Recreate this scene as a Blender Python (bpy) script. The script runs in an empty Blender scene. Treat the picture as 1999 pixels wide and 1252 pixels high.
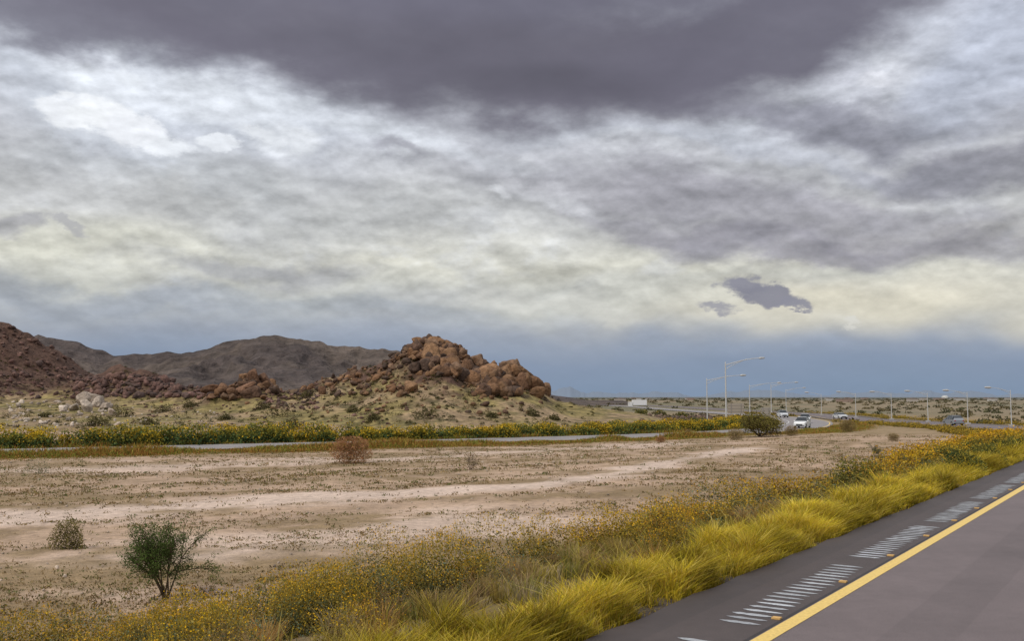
import bpy, math, random
import numpy as np
from mathutils import Vector
rng=np.random.default_rng(7); random.seed(7)
scene=bpy.context.scene
scene.view_settings.view_transform='Standard'
try: scene.view_settings.look='None'
except Exception: pass
scene.view_settings.exposure=0
CAMZ=2.6; F=1943.6; PITCH=math.radians(4.385)
cp,sp=math.cos(PITCH),math.sin(PITCH)
# ---------------------------------------------------------------- helpers
def ray(u,v):
    a=(u-999.5); b=(626-v)
    return np.array([a, F*cp-b*sp, F*sp+b*cp])
def G(u,v,z):
    """point on a level surface of height z seen in direction (u,v)"""
    r=ray(u,v); t=(z-CAMZ)/r[2]
    return r[0]*t, r[1]*t
def lin(c):
    return tuple(((x/255)/12.92 if x/255<=0.04045 else ((x/255+0.055)/1.055)**2.4) for x in c)
def _h(ix,iy,iz,seed):
    n=(ix*374761393+iy*668265263+iz*1274126177+seed*974711)&0xffffffff
    n=((n^(n>>13))*1274126177)&0xffffffff
    n=((n^(n>>15))*2246822519)&0xffffffff
    return ((n^(n>>16))&0xffffff)/float(0xffffff)
def vnoise(x,y,z=0.0,seed=0):
    flat=np.isscalar(z) or (np.ndim(z)==0) or not np.any(z)
    if flat:
        x,y=np.broadcast_arrays(np.asarray(x,float),np.asarray(y,float))
        xi=np.floor(x).astype(np.int64);yi=np.floor(y).astype(np.int64)
        fx=x-xi;fy=y-yi;fx=fx*fx*(3-2*fx);fy=fy*fy*(3-2*fy)
        r=0
        for a in (0,1):
            for b in (0,1):
                r=r+(fx if a else 1-fx)*(fy if b else 1-fy)*_h(xi+a,yi+b,0,seed)
        return r
    x,y,z=np.broadcast_arrays(np.asarray(x,float),np.asarray(y,float),np.asarray(z,float))
    xi=np.floor(x).astype(np.int64);yi=np.floor(y).astype(np.int64);zi=np.floor(z).astype(np.int64)
    fx=x-xi;fy=y-yi;fz=z-zi
    fx=fx*fx*(3-2*fx);fy=fy*fy*(3-2*fy);fz=fz*fz*(3-2*fz)
    r=0
    for a in (0,1):
        for b in (0,1):
            for c in (0,1):
                w=(fx if a else 1-fx)*(fy if b else 1-fy)*(fz if c else 1-fz)
                r=r+w*_h(xi+a,yi+b,zi+c,seed)
    return r
def fbm(x,y,z=0.0,seed=0,o=5,g=0.5):
    s=0;a=1;t=0
    x=np.asarray(x,float);y=np.asarray(y,float);z=np.asarray(z,float)
    for i in range(o):
        s=s+a*vnoise(x*2**i,y*2**i,z*2**i,seed+i*17);t+=a;a*=g
    return s/t-0.5
def sm(a,b,x):
    t=np.clip((x-a)/(b-a),0,1);return t*t*(3-2*t)
def mixc(a,b,t):
    a=np.asarray(a,float);b=np.asarray(b,float);t=np.asarray(t,float)[...,None]
    return a*(1-t)+b*t
def make_mesh(name,verts,quads,mat,col=None,smooth=False,tris=False):
    k=3 if tris else 4
    me=bpy.data.meshes.new(name)
    n=len(verts);m=len(quads)
    me.vertices.add(n);me.vertices.foreach_set('co',np.asarray(verts,np.float32).ravel())
    me.loops.add(m*k);me.loops.foreach_set('vertex_index',np.asarray(quads,np.int32).ravel())
    me.polygons.add(m)
    me.polygons.foreach_set('loop_start',np.arange(0,m*k,k,dtype=np.int32))
    me.polygons.foreach_set('loop_total',np.full(m,k,np.int32))
    me.polygons.foreach_set('use_smooth',np.full(m,bool(smooth)))
    me.update(calc_edges=True)
    if col is not None:
        at=me.color_attributes.new('Col','FLOAT_COLOR','POINT')
        c=np.ones((n,4),np.float32);c[:,:3]=col
        at.data.foreach_set('color',c.ravel())
    ob=bpy.data.objects.new(name,me);scene.collection.objects.link(ob)
    me.materials.append(mat)
    return ob
class Buf:
    def __init__(s): s.v=[];s.c=[]
    def add(s,v,c):
        v=np.asarray(v,float);c=np.asarray(c,float)
        if c.ndim==1:c=np.tile(c,(len(v),1))
        if c.ndim==2:c=np.repeat(c[:,None,:],4,1)
        s.v.append(v);s.c.append(c)
    def build(s,name,mat,smooth=False):
        v=np.concatenate(s.v).reshape(-1,3);c=np.concatenate(s.c).reshape(-1,3)
        return make_mesh(name,v,np.arange(len(v)).reshape(-1,4),mat,np.clip(c,0,1),smooth)
    def leaves(s,P,size,col,aspect=0.5,up=0.0):
        n=len(P);
        a=rng.normal(size=(n,3));a[:,2]+=up;a/=np.linalg.norm(a,axis=1)[:,None]
        b=np.cross(a,rng.normal(size=(n,3)));b/=np.linalg.norm(b,axis=1)[:,None]
        size=np.broadcast_to(size,(n,))[:,None]
        a=a*size*.5;b=b*size*.5*aspect
        s.add(np.stack([P-a,P+b,P+a,P-b],1),col)
    def blades(s,B,h,w,lean,cb,ct,curve=0.5):
        n=len(B)
        ang=rng.uniform(0,2*np.pi,n);side=np.stack([np.cos(ang),np.sin(ang),0*ang],1)
        h=np.broadcast_to(h,(n,));w=np.broadcast_to(w,(n,))[:,None]*side*.5
        L=lean*h[:,None]
        mid=B+L*0.3;mid[:,2]+=h*.6
        tip=B+L;tip[:,2]+=h*(1-0.15*curve)
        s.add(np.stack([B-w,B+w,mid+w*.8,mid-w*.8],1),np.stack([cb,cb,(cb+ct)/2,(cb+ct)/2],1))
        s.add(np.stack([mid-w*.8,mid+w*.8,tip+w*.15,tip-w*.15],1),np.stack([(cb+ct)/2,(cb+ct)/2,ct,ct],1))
    def tube(s,p0,p1,r0,r1,col,n=6):
        p0=np.array(p0,float);p1=np.array(p1,float);d=p1-p0;d/=np.linalg.norm(d)+1e-9
        a=np.cross(d,[0.31,0.17,0.93] if abs(d[2])<.95 else [1,0,0]);a/=np.linalg.norm(a);b=np.cross(d,a)
        t=np.linspace(0,2*np.pi,n+1);R=np.cos(t)[:,None]*a+np.sin(t)[:,None]*b
        s.add(np.stack([p0+R[:-1]*r0,p0+R[1:]*r0,p1+R[1:]*r1,p1+R[:-1]*r1],1),np.asarray(col))
    def box(s,c,d,col,yaw=0.0):
        c=np.array(c,float);d=np.array(d,float)/2
        f=[[(-1,-1,-1),(-1,1,-1),(1,1,-1),(1,-1,-1)],[(-1,-1,1),(1,-1,1),(1,1,1),(-1,1,1)],
           [(-1,-1,-1),(1,-1,-1),(1,-1,1),(-1,-1,1)],[(1,-1,-1),(1,1,-1),(1,1,1),(1,-1,1)],
           [(1,1,-1),(-1,1,-1),(-1,1,1),(1,1,1)],[(-1,1,-1),(-1,-1,-1),(-1,-1,1),(-1,1,1)]]
        v=np.array(f,float)*d
        cy,sy=math.cos(yaw),math.sin(yaw)
        x=v[...,0]*cy-v[...,1]*sy;y=v[...,0]*sy+v[...,1]*cy
        v=np.stack([x,y,v[...,2]],-1)+c
        s.add(v,np.asarray(col))
# ---------------------------------------------------------------- materials
def mat_attr(name,rough=0.9,trans=0.0,noise=None,bump=None,spec=0.2):
    m=bpy.data.materials.new(name);m.use_nodes=True;nt=m.node_tree;N=nt.nodes;L=nt.links
    b=N['Principled BSDF'];b.inputs['Roughness'].default_value=rough
    b.inputs['Specular IOR Level'].default_value=spec
    at=N.new('ShaderNodeAttribute');at.attribute_name='Col'
    c=at.outputs['Color']
    geo=N.new('ShaderNodeNewGeometry')
    for (sc,lo,hi,det) in (noise or []):
        n=N.new('ShaderNodeTexNoise');n.inputs['Scale'].default_value=sc;n.inputs['Detail'].default_value=det
        n.inputs['Roughness'].default_value=0.65
        L.new(geo.outputs['Position'],n.inputs['Vector'])
        mr=N.new('ShaderNodeMapRange');mr.inputs['From Min'].default_value=0.3;mr.inputs['From Max'].default_value=0.7
        mr.inputs['To Min'].default_value=lo;mr.inputs['To Max'].default_value=hi
        L.new(n.outputs['Fac'],mr.inputs['Value'])
        vm=N.new('ShaderNodeVectorMath');vm.operation='SCALE'
        L.new(c,vm.inputs[0]);L.new(mr.outputs['Result'],vm.inputs['Scale']);c=vm.outputs[0]
    L.new(c,b.inputs['Base Color'])
    if bump:
        sc,st,dist=bump
        n=N.new('ShaderNodeTexNoise');n.inputs['Scale'].default_value=sc;n.inputs['Detail'].default_value=6
        L.new(geo.outputs['Position'],n.inputs['Vector'])
        bp=N.new('ShaderNodeBump');bp.inputs['Strength'].default_value=st;bp.inputs['Distance'].default_value=dist
        L.new(n.outputs['Fac'],bp.inputs['Height']);L.new(bp.outputs['Normal'],b.inputs['Normal'])
    if trans>0:
        N.remove(b)
        b=N.new('ShaderNodeBsdfDiffuse');L.new(c,b.inputs['Color'])
        t=N.new('ShaderNodeBsdfTranslucent');L.new(c,t.inputs['Color'])
        mx=N.new('ShaderNodeMixShader');mx.inputs[0].default_value=trans
        out=[x for x in N if x.type=='OUTPUT_MATERIAL'][0]
        L.new(b.outputs[0],mx.inputs[1]);L.new(t.outputs[0],mx.inputs[2]);L.new(mx.outputs[0],out.inputs[0])
    return m
M_leaf=mat_attr('foliage',0.75,0.22)
M_ground=mat_attr('desert_ground',0.95,0,[(0.35,0.84,1.15,4),(3.0,0.70,1.25,7),(30,0.78,1.18,4)],(9,0.8,0.09))
M_road=mat_attr('asphalt',0.62,0,[(0.5,0.84,1.14,5),(60,0.72,1.32,3),(6,0.92,1.08,5)],(150,0.5,0.01),0.35)
M_paint=mat_attr('road_paint',0.6,0,[(25,0.76,1.1,6)])
M_hill=mat_attr('rocky_slope',0.95,0,[(0.12,0.8,1.2,4),(0.9,0.5,1.45,7)],(0.8,1.0,0.7))
M_rock=mat_attr('boulder_rock',0.9,0,[(0.35,0.65,1.3,5),(2.0,0.6,1.3,6)],(1.3,1.0,0.5))
M_mtn=mat_attr('mountain_rock',0.95,0,[(0.02,0.75,1.25,6),(0.12,0.55,1.45,7)],(0.12,1.0,6.0))
M_far=mat_attr('hazy_mountain',1.0,0)
M_metal=mat_attr('galvanised_steel',0.45,0,None,None,0.5)
M_car=mat_attr('car_paint',0.25,0,None,None,0.5)
# ---------------------------------------------------------------- road alignments
TH=math.radians(33.75);tx,ty=math.sin(TH),math.cos(TH)
def SD(s,d): return s*tx-d*ty, s*ty+d*tx
def catmull(P,step):
    P=np.array(P,float);P=np.vstack([2*P[0]-P[1],P,2*P[-1]-P[-2]]);out=[]
    for i in range(1,len(P)-2):
        n=max(2,int(np.linalg.norm(P[i+1]-P[i])/step));t=np.linspace(0,1,n,endpoint=False)[:,None]
        out.append(.5*((2*P[i])+(-P[i-1]+P[i+1])*t+(2*P[i-1]-5*P[i]+4*P[i+1]-P[i+2])*t**2+(-P[i-1]+3*P[i]-3*P[i+1]+P[i+2])*t**3))
    out.append(P[-2][None]);return np.vstack(out)
R=170.0
pts=[SD(s,5.4) for s in np.arange(-80,86,0.5)]
x0,y0=SD(86,5.4)
for th in np.arange(33.75,-7,-0.6):
    t=math.radians(th);pts.append((x0+R*(math.cos(t)-math.cos(TH)),y0+R*(math.sin(TH)-math.sin(t))))
e=pts[-1]
pts=np.array(pts)
tail=catmull([e,(e[0]-2,e[1]+32),(76,265),(76,320),(74,400),(72,520),(40,800),(-60,1300)],4)[1:]
L1=np.vstack([pts,tail])
L2=catmull([(-240,12),(-150,43),(-90,66.5),(-44.6,90),(-15,106),(10,121),(29,137),(44,158),(55,187),(61,212),(64,235),(64,262),(63,300),(62,347),(60,420),(58,520),(30,800),(-75,1300)],2.0)
def normals(P):
    T=np.gradient(P,axis=0);T/=np.linalg.norm(T,axis=1)[:,None]
    return np.stack([T[:,1],-T[:,0]],1)   # to the right
N1=normals(L1);N2=normals(L2)
def arclen(P): return np.concatenate([[0],np.cumsum(np.linalg.norm(np.diff(P,axis=0),axis=1))])
S1=arclen(L1)-80;S2=arclen(L2)
def z1(s): return -2.3*sm(42,150,s)
Z1=z1(S1)
W1=13.5;W2=4.7
C1=L1+N1*W1/2
def dist_poly(x,y,P,chunk=20000,sub=1):
    x=np.asarray(x,float).ravel();y=np.asarray(y,float).ravel()
    idx=np.arange(0,len(P),sub);Q=P[idx]
    D=np.empty(len(x));I=np.empty(len(x),int);SG=np.empty(len(x))
    A=Q[:-1];Bv=Q[1:]-Q[:-1];LL=(Bv**2).sum(1)
    for i in range(0,len(x),chunk):
        X=x[i:i+chunk,None]-A[None,:,0];Y=y[i:i+chunk,None]-A[None,:,1]
        t=np.clip((X*Bv[:,0]+Y*Bv[:,1])/LL,0,1)
        dx=X-t*Bv[:,0];dy=Y-t*Bv[:,1];d=dx*dx+dy*dy
        k=d.argmin(1);r=np.arange(len(k))
        D[i:i+chunk]=np.sqrt(d[r,k]);I[i:i+chunk]=idx[k]
        SG[i:i+chunk]=np.sign(Bv[k,0]*Y[r,k]-Bv[k,1]*X[r,k]) # + = left
    return D,I,SG
def ground_info(x,y):
    x=np.asarray(x,float).ravel();y=np.asarray(y,float).ravel()
    e1=np.full(len(x),900.0);zz1=np.full(len(x),-2.3);e2=np.full(len(x),900.0);sg1=np.ones(len(x));sg2=np.ones(len(x))
    m=(x*x+y*y)<600**2
    if m.any():
        D,I,sg=dist_poly(x[m],y[m],C1,sub=4);e1[m]=D-W1/2;zz1[m]=Z1[I];sg1[m]=sg
        D,I,sg=dist_poly(x[m],y[m],L2,sub=3);e2[m]=D-W2;sg2[m]=sg
    return e1,zz1,sg1,e2,sg2
def ground_z(x,y,info=None):
    x=np.asarray(x,float);sh=x.shape;x=x.ravel();y=np.asarray(y,float).ravel()
    e1,zz1,sg1,e2,sg2=info if info is not None else ground_info(x,y)
    plain=np.minimum(-1.45-0.95*sm(8,55,e1),zz1-0.1)
    w=sm(0.5,9.5,e1)
    z=(zz1-0.05)*(1-w)+plain*w
    n=fbm(x/9,y/9,seed=3)*0.35+fbm(x/1.3,y/1.3,seed=5,o=3)*0.07
    z=z+n*sm(0.6,4,e1)*sm(0.3,4,e2)
    w2=sm(0.2,5,e2)
    z=(-2.42)*(1-w2)*1.0+z*w2
    z=np.where(e1<0.5,zz1-0.05,z)
    return z.reshape(sh)
# ---------------------------------------------------------------- hills heightfield
def prof(P,y):
    P=np.array(P,float)
    return (P[:,0]-999.5)*y/1949, CAMZ+(775-P[:,1])*y/1949
cx,cz=prof([(380,800),(480,790),(540,772),(585,757),(640,732),(700,712),(760,694),(800,674),(840,664),(893,670),(920,702),(960,718),(1020,734),(1060,760),(1085,777),(1130,788),(1230,805),(1350,828)],200)
lx,lz=prof([(-900,430),(-500,480),(-200,560),(0,627),(60,660),(100,690),(150,737),(200,765),(260,775)],300)
def hill_z(x,y):
    base=-2.75
    H=np.interp(x,cx,cz,left=base,right=base)
    yr=200+3*np.sin(x/9)
    t=np.where(y<yr,(yr-y)/46.,(y-yr)/70.);t=np.clip(t,0,1)
    n=fbm(x/14,y/14,seed=11);n2=fbm(x/3.0,y/3.0,seed=12,o=4)
    c=base+(np.maximum(H-base,0))*((1-t)**1.35)
    Hl=np.interp(x,lx,lz,right=base)
    tl=np.clip(np.where(y<300,(300-y)/115.,(y-300)/110.),0,1)
    l=base+np.maximum(Hl-base,0)*(1-tl)**1.3
    ap=base+4.9*sm(138,240,y)*sm(8,-45,x)*sm(420,330,y)
    def g(u,v,D,rx,ry,h):
        gx=(u-999.5)*D/1949
        return h*np.exp(-((x-gx)/rx)**2-((y-D)/ry)**2)
    ap=ap+g(455,0,195,6.5,8,4.8)+g(520,0,198,5,7,3.4)+g(400,0,198,4,7,1.8)+g(200,0,240,14,9,4.6)+g(310,0,235,9,9,4.0)+g(255,0,240,9,8,3.4)+g(370,0,215,7,8,3.0)+g(560,0,190,9,9,1.5)+g(175,0,150,6,6,.9)
    z=np.maximum(np.maximum(c,l),ap)+0.6*np.exp(-np.abs(c-ap)/1.5)*(ap>base+.3)
    k=sm(-2.7,2,z)
    rg=np.abs(fbm(x/10,y/10,seed=13,o=4))*4
    z=z+k*(n*2.6+n2*1.4)*np.clip(0.4+(z+2.7)/9,0,1.5)-k*rg*np.clip((z-1)/12,0,1.2)
    return z
xs=np.arange(-330,62,0.75);ys=np.concatenate([np.arange(134,240,0.7),np.arange(240,420,1.5)])
X,Y=np.meshgrid(xs,ys)
Z=hill_z(X,Y)
e=sm(420,400,Y)*sm(-330,-300,X);Z=Z*e+(-4)*(1-e)
Z=np.where(Z<-2.55,Z-0.4,Z)
V=np.stack([X,Y,Z],-1).reshape(-1,3)
def grid_faces(nr,nc):
    i=np.arange(nr-1)[:,None]*nc+np.arange(nc-1)[None,:]
    return np.stack([i,i+1,i+nc+1,i+nc],-1).reshape(-1,4)
gy,gx=np.gradient(Z);slope=np.hypot(gx/0.75,gy/0.7)
n=fbm(X/7,Y/7,seed=21);nf=fbm(X/1.6,Y/1.6,seed=22)
grass=np.array([0.235,0.185,0.075]);dirt=np.array([0.28,0.20,0.12]);rock=np.array([0.095,0.055,0.04]);grn=np.array([0.095,0.085,0.035])
col=mixc(dirt,grass,sm(-0.15,0.12,n))
col=mixc(col.reshape(-1,3),grn,(sm(0.0,0.18,nf)*0.75).ravel())
rk=np.clip(sm(3.5,8.5,Z+n*9+nf*5)+sm(0.5,1.0,slope+nf*.6),0,1)
rk=np.maximum(rk,sm(-95,-125,X+n*20)*0.8*sm(1,5,Z+nf*4))
rk=np.maximum(rk,0.8*sm(1.5,4,Z+nf*6)*(X<-38))
rk=rk*(1-0.85*np.exp(-((X+23)/3.2)**2)*sm(196,186,Y))
col=mixc(col,rock,rk.ravel())
make_mesh('rocky_hills',V,grid_faces(len(ys),len(xs)),M_hill,col,True)
def hit(u,v):
    r=ray(u,v);r=r/r[1]
    yy=np.arange(136,330,0.5);xx=r[0]*yy;zz=CAMZ+r[2]*yy
    k=np.nonzero(zz<hill_z(xx,yy))[0]
    if len(k)==0: return None
    return xx[k[0]],yy[k[0]]
# ---------------------------------------------------------------- boulders
def ico(sub):
    import bmesh
    bm=bmesh.new();bmesh.ops.create_icosphere(bm,subdivisions=sub,radius=1)
    v=np.array([q.co[:] for q in bm.verts]);f=np.array([[q.index for q in p.verts] for p in bm.faces]);bm.free();return v,f
ICO={2:ico(2),3:ico(3),4:ico(4)}
def cut_rock(v,soft,npl):
    nn=rng.normal(size=(npl,3));nn/=np.linalg.norm(nn,axis=1)[:,None];dd=rng.uniform(.62,1.0,npl)
    q=np.maximum(v@nn.T,0.02)/dd
    return ((q**soft).sum(1))**(-1/soft)
TEMPL={}
for sub in (2,3,4):
    v,f=ICO[sub];TEMPL[sub]=[]
    for i in range(28):
        r=np.clip(cut_rock(v,14 if sub>2 else 9,11),.4,1.5)
        r=r*(1+0.22*fbm(v[:,0]*2.2+i*7,v[:,1]*2.2,v[:,2]*2.2+1,seed=4,o=4))
        tint=1+0.5*fbm(v[:,0]*2+i,v[:,1]*2,v[:,2]*2+3,seed=9,o=3)
        TEMPL[sub].append((v*r[:,None],tint))
class Rocks:
    def __init__(s): s.v=[];s.f=[];s.c=[];s.n=0
    def add(s,p,size,col,sub=3,squash=(1,1,1)):
        f=ICO[sub][1];q,tint=random.choice(TEMPL[sub])
        q=q*np.array(squash)*size
        for (i,j),a in (((1,2),random.uniform(-.5,.5)),((0,2),random.uniform(-.5,.5)),((0,1),random.uniform(0,6.28))):
            c_,s_=math.cos(a),math.sin(a);q=q.copy()
            qi=q[:,i]*c_-q[:,j]*s_;qj=q[:,i]*s_+q[:,j]*c_;q[:,i]=qi;q[:,j]=qj
        s.v.append(q+np.array(p));s.f.append(f+s.n);s.n+=len(q)
        s.c.append(np.array(col)*tint[:,None]*random.uniform(.8,1.2))
    def build(s,name):
        return make_mesh(name,np.concatenate(s.v),np.concatenate(s.f),M_rock,np.clip(np.concatenate(s.c),0,1),True,tris=True)
RK=Rocks()
pal=[(0.18,0.098,0.052),(0.15,0.083,0.048),(0.215,0.122,0.066),(0.11,0.066,0.045),(0.175,0.108,0.068),(0.08,0.052,0.038)]
def hz(h): return float(hill_z(np.array([h[0]]),np.array([h[1]]))[0])
def cluster(n,u0,u1,v0,v1,s0,s1,pl=pal,sub=3,lift=0.2,pw=2.2):
    for _ in range(n):
        h=hit(random.uniform(u0,u1),random.uniform(v0,v1))
        if h is None: continue
        sz=s0+(s1-s0)*random.random()**pw
        RK.add((h[0],h[1],hz(h)+sz*lift),sz,random.choice(pl),sub if sz>.45 else 2,squash=(random.uniform(.8,1.35),random.uniform(.8,1.2),random.uniform(.6,1.15)))
cluster(260,765,912,664,705,0.3,1.2)
cluster(100,810,905,688,735,0.4,1.6)
cluster(50,900,965,702,770,0.4,1.6)
cluster(150,925,1072,714,776,0.5,1.9)
for (u,v,s) in [(990,735,1.7),(1018,738,1.7),(962,745,1.5),(1045,765,1.5),(985,772,1.3),(842,706,1.8),(872,700,1.4),(800,765,1.2),(1028,755,1.4),(1005,722,1.3)]:
    h=hit(u,v)
    if h: RK.add((h[0],h[1],hz(h)+s*.3),s,(0.20,0.115,0.062),4,squash=(1,1,1.1))
cluster(320,585,800,696,775,0.2,0.9,sub=2)
cluster(150,700,1080,735,815,0.15,0.6,sub=2)
cluster(150,395,548,728,780,0.3,1.3)
for (u,v,s,q) in [(432,748,1.8,(.8,1,1.3)),(460,744,1.9,(.9,1,1.4)),(420,768,1.5,(1.6,1,.6)),(495,748,1.5,(1.1,1,1)),(475,766,1.3,(1.5,1,.6)),(518,754,1.4,(1,1,1)),(445,738,1.2,(1,1,1.3))]:
    h=hit(u,v)
    if h: RK.add((h[0],h[1],hz(h)+s*.35),s,(0.19,0.105,0.065),4,squash=q)
dk=[(0.12,0.073,0.06),(0.15,0.085,0.07),(0.09,0.06,0.052),(0.17,0.10,0.08)]
cluster(420,150,350,735,778,0.25,1.0,dk,sub=2)
cluster(160,330,430,742,778,0.25,0.9,dk,sub=2)
cluster(420,-60,150,640,780,0.2,0.9,dk,sub=2)
cluster(160,500,620,745,800,0.2,0.6,dk,sub=2)
cluster(200,230,760,785,830,0.1,0.35,dk+pal,sub=2)
RK.build('rocky_hill_boulders')
RK=Rocks()
wh=[(0.46,0.385,0.31),(0.38,0.31,0.25),(0.50,0.42,0.35)]
for (u,v,s) in [(158,790,1.4),(182,785,1.5),(145,802,1.0),(205,800,1.0),(170,804,1.2),(217,810,0.7),(122,804,.8),(193,796,1.1),(132,797,.6),(170,779,1.0)]:
    h=hit(u,v)
    if h: RK.add((h[0],h[1],hz(h)+s*.45),s,random.choice(wh),4)
cluster(170,10,235,785,834,0.12,0.55,wh,sub=2)
cluster(80,230,430,795,832,0.1,0.28,wh,sub=2)
RK.build('pale_boulders')
# ---------------------------------------------------------------- mountain ridge
mx_,mz_=prof([(-700,560),(-300,620),(-100,650),(70,656),(110,659),(160,672),(215,695),(240,694),(300,690),(400,683),(440,668),(500,656),(545,654),(600,662),(640,674),(690,675),(750,681),(820,692),(900,715),(1000,745),(1080,772),(1150,782)],700)
xs=np.arange(-700,80,2.6);ys=np.arange(440,1000,3.2)
X,Y=np.meshgrid(xs,ys)
rid=np.abs(fbm(X/60,Y/110,seed=31,o=6,g=.6))*4
H=np.interp(X,mx_,mz_)
t=np.clip(np.where(Y<700,(700-Y)/240,(Y-700)/280),0,1)
Z=-4+(H+4)*(1-t)**1.1*(1-0.6*rid*np.minimum(1,t*4)) + fbm(X/9,Y/9,seed=33)*5.5*np.clip((H+4)/30,0,1)*(1-t)
n=fbm(X/30,Y/30,seed=35)
col=mixc(np.array([0.070,0.056,0.052]),np.array([0.105,0.083,0.07]),sm(-.15,.2,n).ravel())
make_mesh('mountain_ridge',np.stack([X,Y,Z],-1).reshape(-1,3),grid_faces(len(ys),len(xs)),M_mtn,col,True)
a=np.linspace(math.radians(-5),math.radians(50),900);D=16000.
hh=(fbm(a*28,a*0,seed=41,o=6)*1.9+0.42)*150*(0.5+1.2*sm(-.4,.5,fbm(a*6,a*0,seed=43)));hh=np.clip(hh,8,None)
v=np.concatenate([np.stack([np.sin(a)*D*.9,np.cos(a)*D*.9,0*a-5],1),np.stack([np.sin(a)*D,np.cos(a)*D,hh],1),np.stack([np.sin(a)*D*1.15,np.cos(a)*D*1.15,0*a-5],1)])
make_mesh('distant_mountains',v,grid_faces(3,len(a)),M_far,np.tile([0.17,0.21,0.27],(len(v),1)),True)  # aerial haze painted in as one flat bluish colour
# ---------------------------------------------------------------- ground sheet
az=np.concatenate([np.arange(-70,70,0.33),np.arange(70,290.1,4)]);az=np.radians(az)
rr=0.6*1.0155**np.arange(0,735);rr=rr[rr<24000]
A,RR=np.meshgrid(az,rr);X=RR*np.sin(A);Y=RR*np.cos(A)
info=ground_info(X,Y);Z=ground_z(X,Y,info)
x=X.ravel();y=Y.ravel();r=RR.ravel();e1,zz1,sg1,e2,sg2=info
n1=fbm(x/6,y/3.0,seed=51);n2=fbm(x/1.0,y/1.0,seed=52,o=3);n3=fbm(x/25,y/25,seed=53)
pale=np.array([0.55,0.43,0.35]);dirt=np.array([0.40,0.285,0.20]);weed=np.array([0.22,0.155,0.08])
col=mixc(dirt,weed,sm(-0.12,0.18,n1+0.6*n2)*0.85)
tr=catmull([(-60,30),(-30,37),(-17,39),(-9,43),(-3,46),(4,52),(12.6,70),(20,84)],1.5)
d,_,_=dist_poly(x,y,tr,sub=2);d[r>200]=99
wd=np.interp(x,[-30,-10,0,12],[5.5,2.3,1.5,1.5])
pk=sm(1.5,0.2,(d/wd)+n1*3.0+n2*1.2)
tr2=catmull([(-90,46),(-40,66),(-10,80),(15,100)],3);d2,_,_=dist_poly(x,y,tr2,sub=2);d2[r>250]=99
pk=np.maximum(pk,0.7*sm(6,1,d2+n1*14+n2*5))
tr3=catmull([(-30,20),(-14,22.5),(-8,26),(-2,33)],2);d3,_,_=dist_poly(x,y,tr3);d3[r>150]=99
pk=np.maximum(pk,0.7*sm(4.5,.5,d3+n1*12+n2*3))
col=mixc(col,pale,pk)
col=mixc(col,[0.17,0.125,0.055],sm(8.0,3.0,e1+n1*4)*(e1<20))
col=mixc(col,[0.075,0.06,0.05],sm(0.75,0.15,e1+n2*.4))
col=mixc(col,[0.22,0.14,0.05],0.9*sm(9,2.5,e2+n1*6))
col=mixc(col,[0.235,0.175,0.09],0.7*sm(95,160,y+n3*20)*(x>0)*(r<400))
k=sm(170,360,r+n3*120)
band=fbm(x/160,y/260,seed=56)
pl=mixc([0.235,0.185,0.12],[0.16,0.145,0.09],sm(-.1,.12,band))
col=mixc(col,pl,k)
col=mixc(col,[0.115,0.112,0.09],sm(900,2500,r));col=mixc(col,[0.14,0.17,0.20],sm(3000,10000,r))  # farthest bluish mix is distance haze painted into the ground colour
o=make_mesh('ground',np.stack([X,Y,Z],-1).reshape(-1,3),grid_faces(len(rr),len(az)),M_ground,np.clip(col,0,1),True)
# ---------------------------------------------------------------- roads
def strip(name,P,Nn,Zc,offs,cols,mat,dz,jit=0):
    B=Buf()
    for (o0,o1,c) in [(offs[i],offs[i+1],cols[i]) for i in range(len(offs)-1)]:
        a=np.column_stack([P+Nn*o0,Zc+dz]);b=np.column_stack([P+Nn*o1,Zc+dz])
        if jit and o0==offs[0]:
            j=fbm(S1[:len(P)]*1.2,0*S1[:len(P)],seed=61)*jit;a[:,:2]+=Nn*j[:,None]
        B.add(np.stack([a[:-1],b[:-1],b[1:],a[1:]],1),np.array(c))
    return B.build(name,mat)
sh=(0.068,0.053,0.050);ln=(0.14,0.112,0.112)
strip('highway_road',L1,N1,Z1,[0,0.5,1.42,1.47,2.6,3.3,4.2,5.17,8.9,10.5,W1],[(.058,.046,.044),sh,(0.03,0.025,0.025),ln,(.125,.10,.10),ln,(.125,.10,.10),ln,ln,sh],M_road,0,0.22)
ye=(0.74,0.53,0.17);wt=(0.62,0.62,0.6)
strip('yellow_edge_line',L1,N1,Z1,[1.49,1.67],[ye],M_paint,0.005)
strip('white_edge_line',L1,N1,Z1,[10.7,10.82],[wt],M_paint,0.005)
B=Buf()
for s in np.arange(-60,600,12.2):
    k=(S1>=s)&(S1<=s+3.05)
    if k.sum()<2: k=np.abs(S1-s-1.5)<4
    P=L1[k];Nn=N1[k];zz=Z1[k]+.005
    if len(P)<2: continue
    a=np.column_stack([P+Nn*5.2,zz]);b=np.column_stack([P+Nn*5.32,zz]);B.add(np.stack([a[:-1],b[:-1],b[1:],a[1:]],1),np.array(wt))
B.build('lane_dashes',M_paint)
Z2=np.full(len(L2),-2.28)
strip('opposite_road',L2,N2,Z2,[-W2,W2],[(0.225,0.205,0.20)],M_road,0)
strip('opposite_road_yellow_line',L2,N2,Z2,[4.1,4.28],[ye],M_paint,0.01)
strip('opposite_road_white_line',L2,N2,Z2,[-3.3,-3.15],[wt],M_paint,0.01)
M_groove=mat_attr('groove',0.35,0,[(30,0.55,1.2,5)],None,0.6)
B=Buf()
s=11.15-5.6*2
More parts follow.
